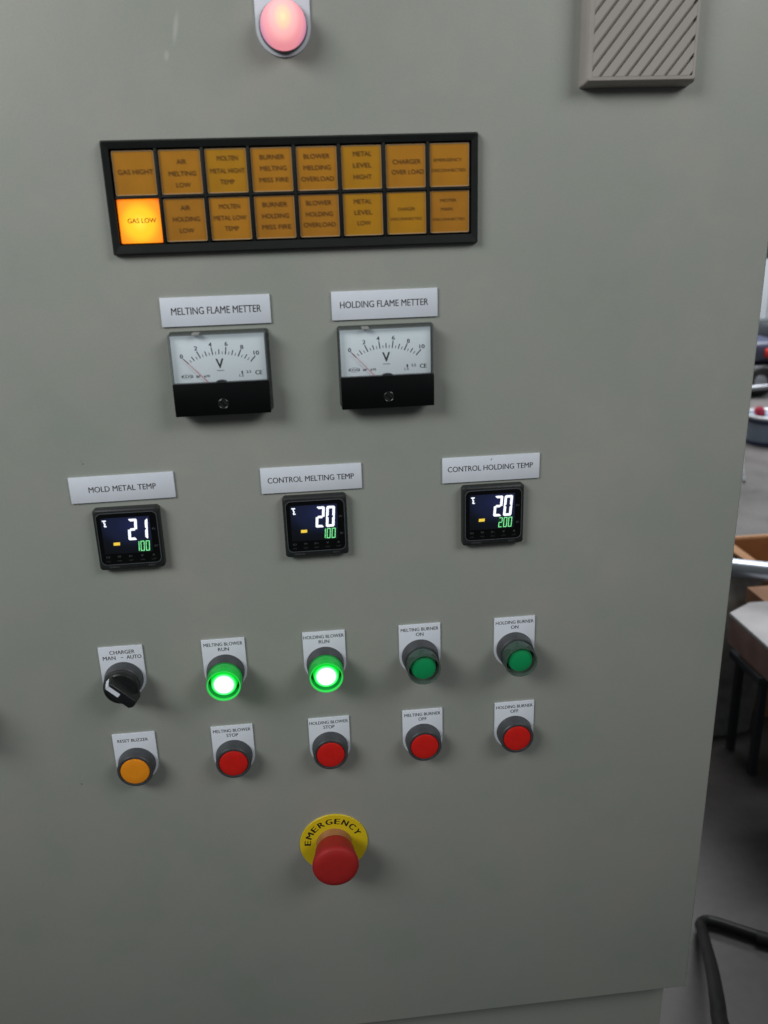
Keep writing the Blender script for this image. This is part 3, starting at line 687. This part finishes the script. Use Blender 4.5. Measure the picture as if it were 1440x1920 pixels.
def tube(name, pts, r, m, parent=None, n=14, radii=None):
    bm = bmesh.new(); P = [Vector(p) for p in pts]; rings = []
    up = Vector((0, 0, 1))
    for i, p in enumerate(P):
        t = (P[min(i + 1, len(P) - 1)] - P[max(i - 1, 0)]).normalized()
        s = t.cross(up); s = s.normalized() if s.length > 1e-4 else Vector((1, 0, 0)); q = s.cross(t).normalized()
        rr = radii[i] if radii else r
        rings.append([bm.verts.new(p + (s * math.cos(2 * math.pi * k / n) + q * math.sin(2 * math.pi * k / n)) * rr) for k in range(n)])
    for a, b in zip(rings, rings[1:]):
        for k in range(n): j = (k + 1) % n; bm.faces.new((a[k], a[j], b[j], b[k]))
    bm.faces.new(rings[0]); bm.faces.new(rings[-1][::-1])
    return finish(name, bm, m, parent, angle=50)
tube('hose_pipe', [(-.60, -.06, .10), (-.50, -.10, .085), (-.3, -.12, .10), (-.1, -.12, .08), (.1, -.1, .09)], .025, STEEL, mc)
# small silver rod lying on the floor
tube_o = tube('metal_rod', [(3.21, 4.72, .012), (3.05, 4.40, .012), (2.90, 4.10, .012)], .008, STEEL); tube_o['label'] = 'thin bright metal rod lying on the floor beside the cabinet edge'; tube_o['category'] = 'rod'

# cardboard carton, open
CARD = mat('brown_cardboard', (.50, .28, .14), .75, var=.10, scale=10); CARDI = mat('inner_cardboard', (.56, .30, .15), .8, var=.08, scale=10)
ct = thing('cardboard_box', 'open brown cardboard box with spread flaps behind the steel rail', 'cardboard box', loc=(1.90, 1.86, 0))
bm = bmesh.new(); wbox(bm, -.21, -.17, 0, .26, -.165, .50); wbox(bm, -.21, .165, 0, .26, .17, .50); wbox(bm, -.21, -.165, 0, -.205, .165, .50); wbox(bm, .255, -.165, 0, .26, .165, .50); wbox(bm, -.205, -.165, 0, .255, .165, .006)
finish('carton', bm, CARD, ct, smooth=False)
def flap(pts, m=CARD):
    bm = bmesh.new(); v = [bm.verts.new(p) for p in pts]; bm.faces.new(v)
    r_ = bmesh.ops.extrude_face_region(bm, geom=bm.faces[:]); vs = [g for g in r_['geom'] if isinstance(g, bmesh.types.BMVert)]
    bmesh.ops.translate(bm, verts=vs, vec=(0, 0, .004)); finish('flap', bm, m, ct, smooth=False)
flap([(-.21, -.165, .50), (-.21, .165, .50), (-.40, .14, .60), (-.37, -.26, .60)], CARDI)
flap([(-.21, -.17, .501), (.26, -.17, .501), (.26, -.36, .60), (-.30, -.34, .62)], CARDI)
flap([(.26, -.165, .50), (.26, .165, .50), (.40, .165, .56), (.40, -.165, .56)], CARDI)
flap([(-.21, .17, .50), (.26, .17, .50), (.26, .33, .44), (-.21, .33, .44)], CARDI)
# steel rail (hand cart edge) in front of it
POL = mat('polished_steel', (.50, .54, .60), .34, metal=1.0, var=.06, scale=20)
rl = thing('steel_rail', 'bright steel tube rail on posts between the cardboard box and the low bench', 'rail', loc=(1.6, 1.35, 0))
tube('tube', [(-.42, .30, .664), (-.22, .085, .664), (0, -.03, .664), (.5, -.24, .664)], .027, POL, rl, 24)
for p in ((.06, -.053), (.44, -.213)): tube('post', [(p[0], p[1], 0), (p[0], p[1], .655)], .016, POL, rl)
tube('post', [(-.41, .29, 0), (-.41, .29, .655)], .016, POL, rl)
# low bench with a pale top and brown apron
TOPM = mat('worn_pale_board', (.72, .70, .71), .5, var=.14, scale=9); APR = mat('brown_board', (.36, .215, .185), .65, var=.2, scale=14)
be = thing('low_bench', 'low bench with a worn pale top and brown wooden apron beside the cabinet', 'bench', loc=(1.75, 1.12, 0))
def bb(name, x0, y0, z0, x1, y1, z1, m, bev=.003):
    bm = bmesh.new(); wbox(bm, x0, y0, z0, x1, y1, z1); return finish(name, bm, m, be, bev)
topo = bmesh.new(); prism(topo, [(-.43, -.07), (.6, -.07), (.6, .225), (-.35, .225), (-.43, .175)], .590, .600, lambda a, b, c: Vector((a, b, c))); finish('top_board', topo, TOPM, be, .002)
bm = bmesh.new(); prism(bm, [(-.427, -.067), (.597, -.067), (.597, .222), (-.348, .222), (-.427, .173)], .512, .5895, lambda a, b, c: Vector((a, b, c))); finish('apron', bm, APR, be, .003)
for x_, y_ in ((-.04, -.04), (-.04, .10), (.50, -.04), (.50, .10)): bb('leg', x_, y_, 0, x_ + .045, y_ + .045, .5115, RUB)
bb('shelf', -.02, -.03, .10, .54, .14, .125, RUB)
# dark crate added to shade the floor under the bench, then things behind
cr = thing('shade_crate', 'black crate added under the low bench to darken the floor there', 'crate', loc=(2.03, 1.03, .1255))
bm = bmesh.new(); prism(bm, rrect(-.25, .07, .25, .22, .03), 0, .30, lambda a, b, c: Vector((a, b, c))); finish('body', bm, RUB, cr, .01)
bm = bmesh.new(); prism(bm, rrect(-.265, .062, .265, .23, .03), .3, .32, lambda a, b, c: Vector((a, b, c))); finish('lid', bm, RUB, cr, .004)
sb = thing('sack', 'grey printed plastic sack standing between the bench and the steel rail', 'sack', loc=(1.47, 1.70, 0))
SACK = mat('grey_sack_plastic', (.27, .28, .265), .4, var=.25, scale=25)
bm = bmesh.new(); bmesh.ops.create_grid(bm, x_segments=1, y_segments=1, size=1); bm.free()
bm = bmesh.new()
prof = [(.0, .17, .09), (.25, .18, .10), (.42, .17, .08), (.49, .165, .03), (.515, .165, .012)]
rings = []
for z, hx, hy in prof:
    rings.append([bm.verts.new((hx * (abs(math.cos(t)) ** .5) * (1 if math.cos(t) >= 0 else -1) + .006 * math.sin(5 * t + z * 20), hy * (abs(math.sin(t)) ** .6) * (1 if math.sin(t) >= 0 else -1), z)) for t in [2 * math.pi * (i + .5) / 28 for i in range(28)]])
for a, b in zip(rings, rings[1:]):
    for i in range(28): j = (i + 1) % 28; bm.faces.new((a[i], a[j], b[j], b[i]))
bm.faces.new(rings[0]); bm.faces.new(rings[-1][::-1]); finish('bag', bm, SACK, sb, angle=60)
o = text_obj([('NET 25 KG', 0, 400, 150, 26)], mat('pale_print', (.35, .35, .34), .6), sb, 86); 
o['label'] = 'pale printing on the sack'

nb = thing('narrow_box', 'narrow brown box standing on a dark stool behind the low bench', 'box', loc=(1.575, 1.46, .34))
bm = bmesh.new(); wbox(bm, -.085, -.06, 0, .10, .06, .22); finish('carton', bm, mat('dark_cardboard', (.34, .17, .09), .75, var=.12, scale=12), nb, .002)
bm = bmesh.new(); wbox(bm, -.02, -.0605, .01, .03, -.0602, .218); finish('tape', bm, mat('brown_tape', (.10, .045, .02), .35), nb, smooth=False)
stl = thing('stool', 'dark stool under the narrow brown box, behind the low bench', 'stool', loc=(1.60, 1.46, 0))
bm = bmesh.new(); wbox(bm, -.12, -.075, .315, .14, .10, .3395); finish('seat', bm, DKM, stl, .004)
for q in ((-.10, -.06), (.10, -.06), (-.10, .07), (.10, .07)):
    bm = bmesh.new(); wbox(bm, q[0], q[1], 0, q[0] + .02, q[1] + .02, .3145); finish('leg', bm, DKM, stl)
# black hose
HOSE = mat('black_hose_rubber', (.013, .013, .013), .45, spec=.4, var=.3, scale=18, bump=.3, bscale=60)
ctl = [(.70, .05, .66), (.79, .251, .483), (.831, .335, .428), (.922, .511, .289), (1.029, .729, .120), (1.070, .818, .058), (1.090, .862, .026), (1.112, .880, .017), (1.137, .872, .016), (1.188, .838, .016), (1.26, .79, .016), (1.40, .72, .016), (1.6, .66, .016)]
def cat(P, n=8):
    P = [Vector(p) for p in P]; out = []
    for i in range(len(P) - 1):
        p0, p1, p2, p3 = P[max(i - 1, 0)], P[i], P[i + 1], P[min(i + 2, len(P) - 1)]
        for k in range(n):
            t = k / n; out.append(.5 * ((2 * p1) + (p2 - p0) * t + (2 * p0 - 5 * p1 + 4 * p2 - p3) * t * t + (3 * p1 - p0 - 3 * p2 + p3) * t ** 3))
    out.append(P[-1]); return out
o = tube('hose', cat(ctl), .0122, HOSE); tube('coupling', [(1.205, .8205, .016), (1.235, .804, .016), (1.262, .789, .016)], .0155, RUB, o); o['label'] = 'thick black hose hanging down to the floor and bending away to the right'; o['category'] = 'hose'
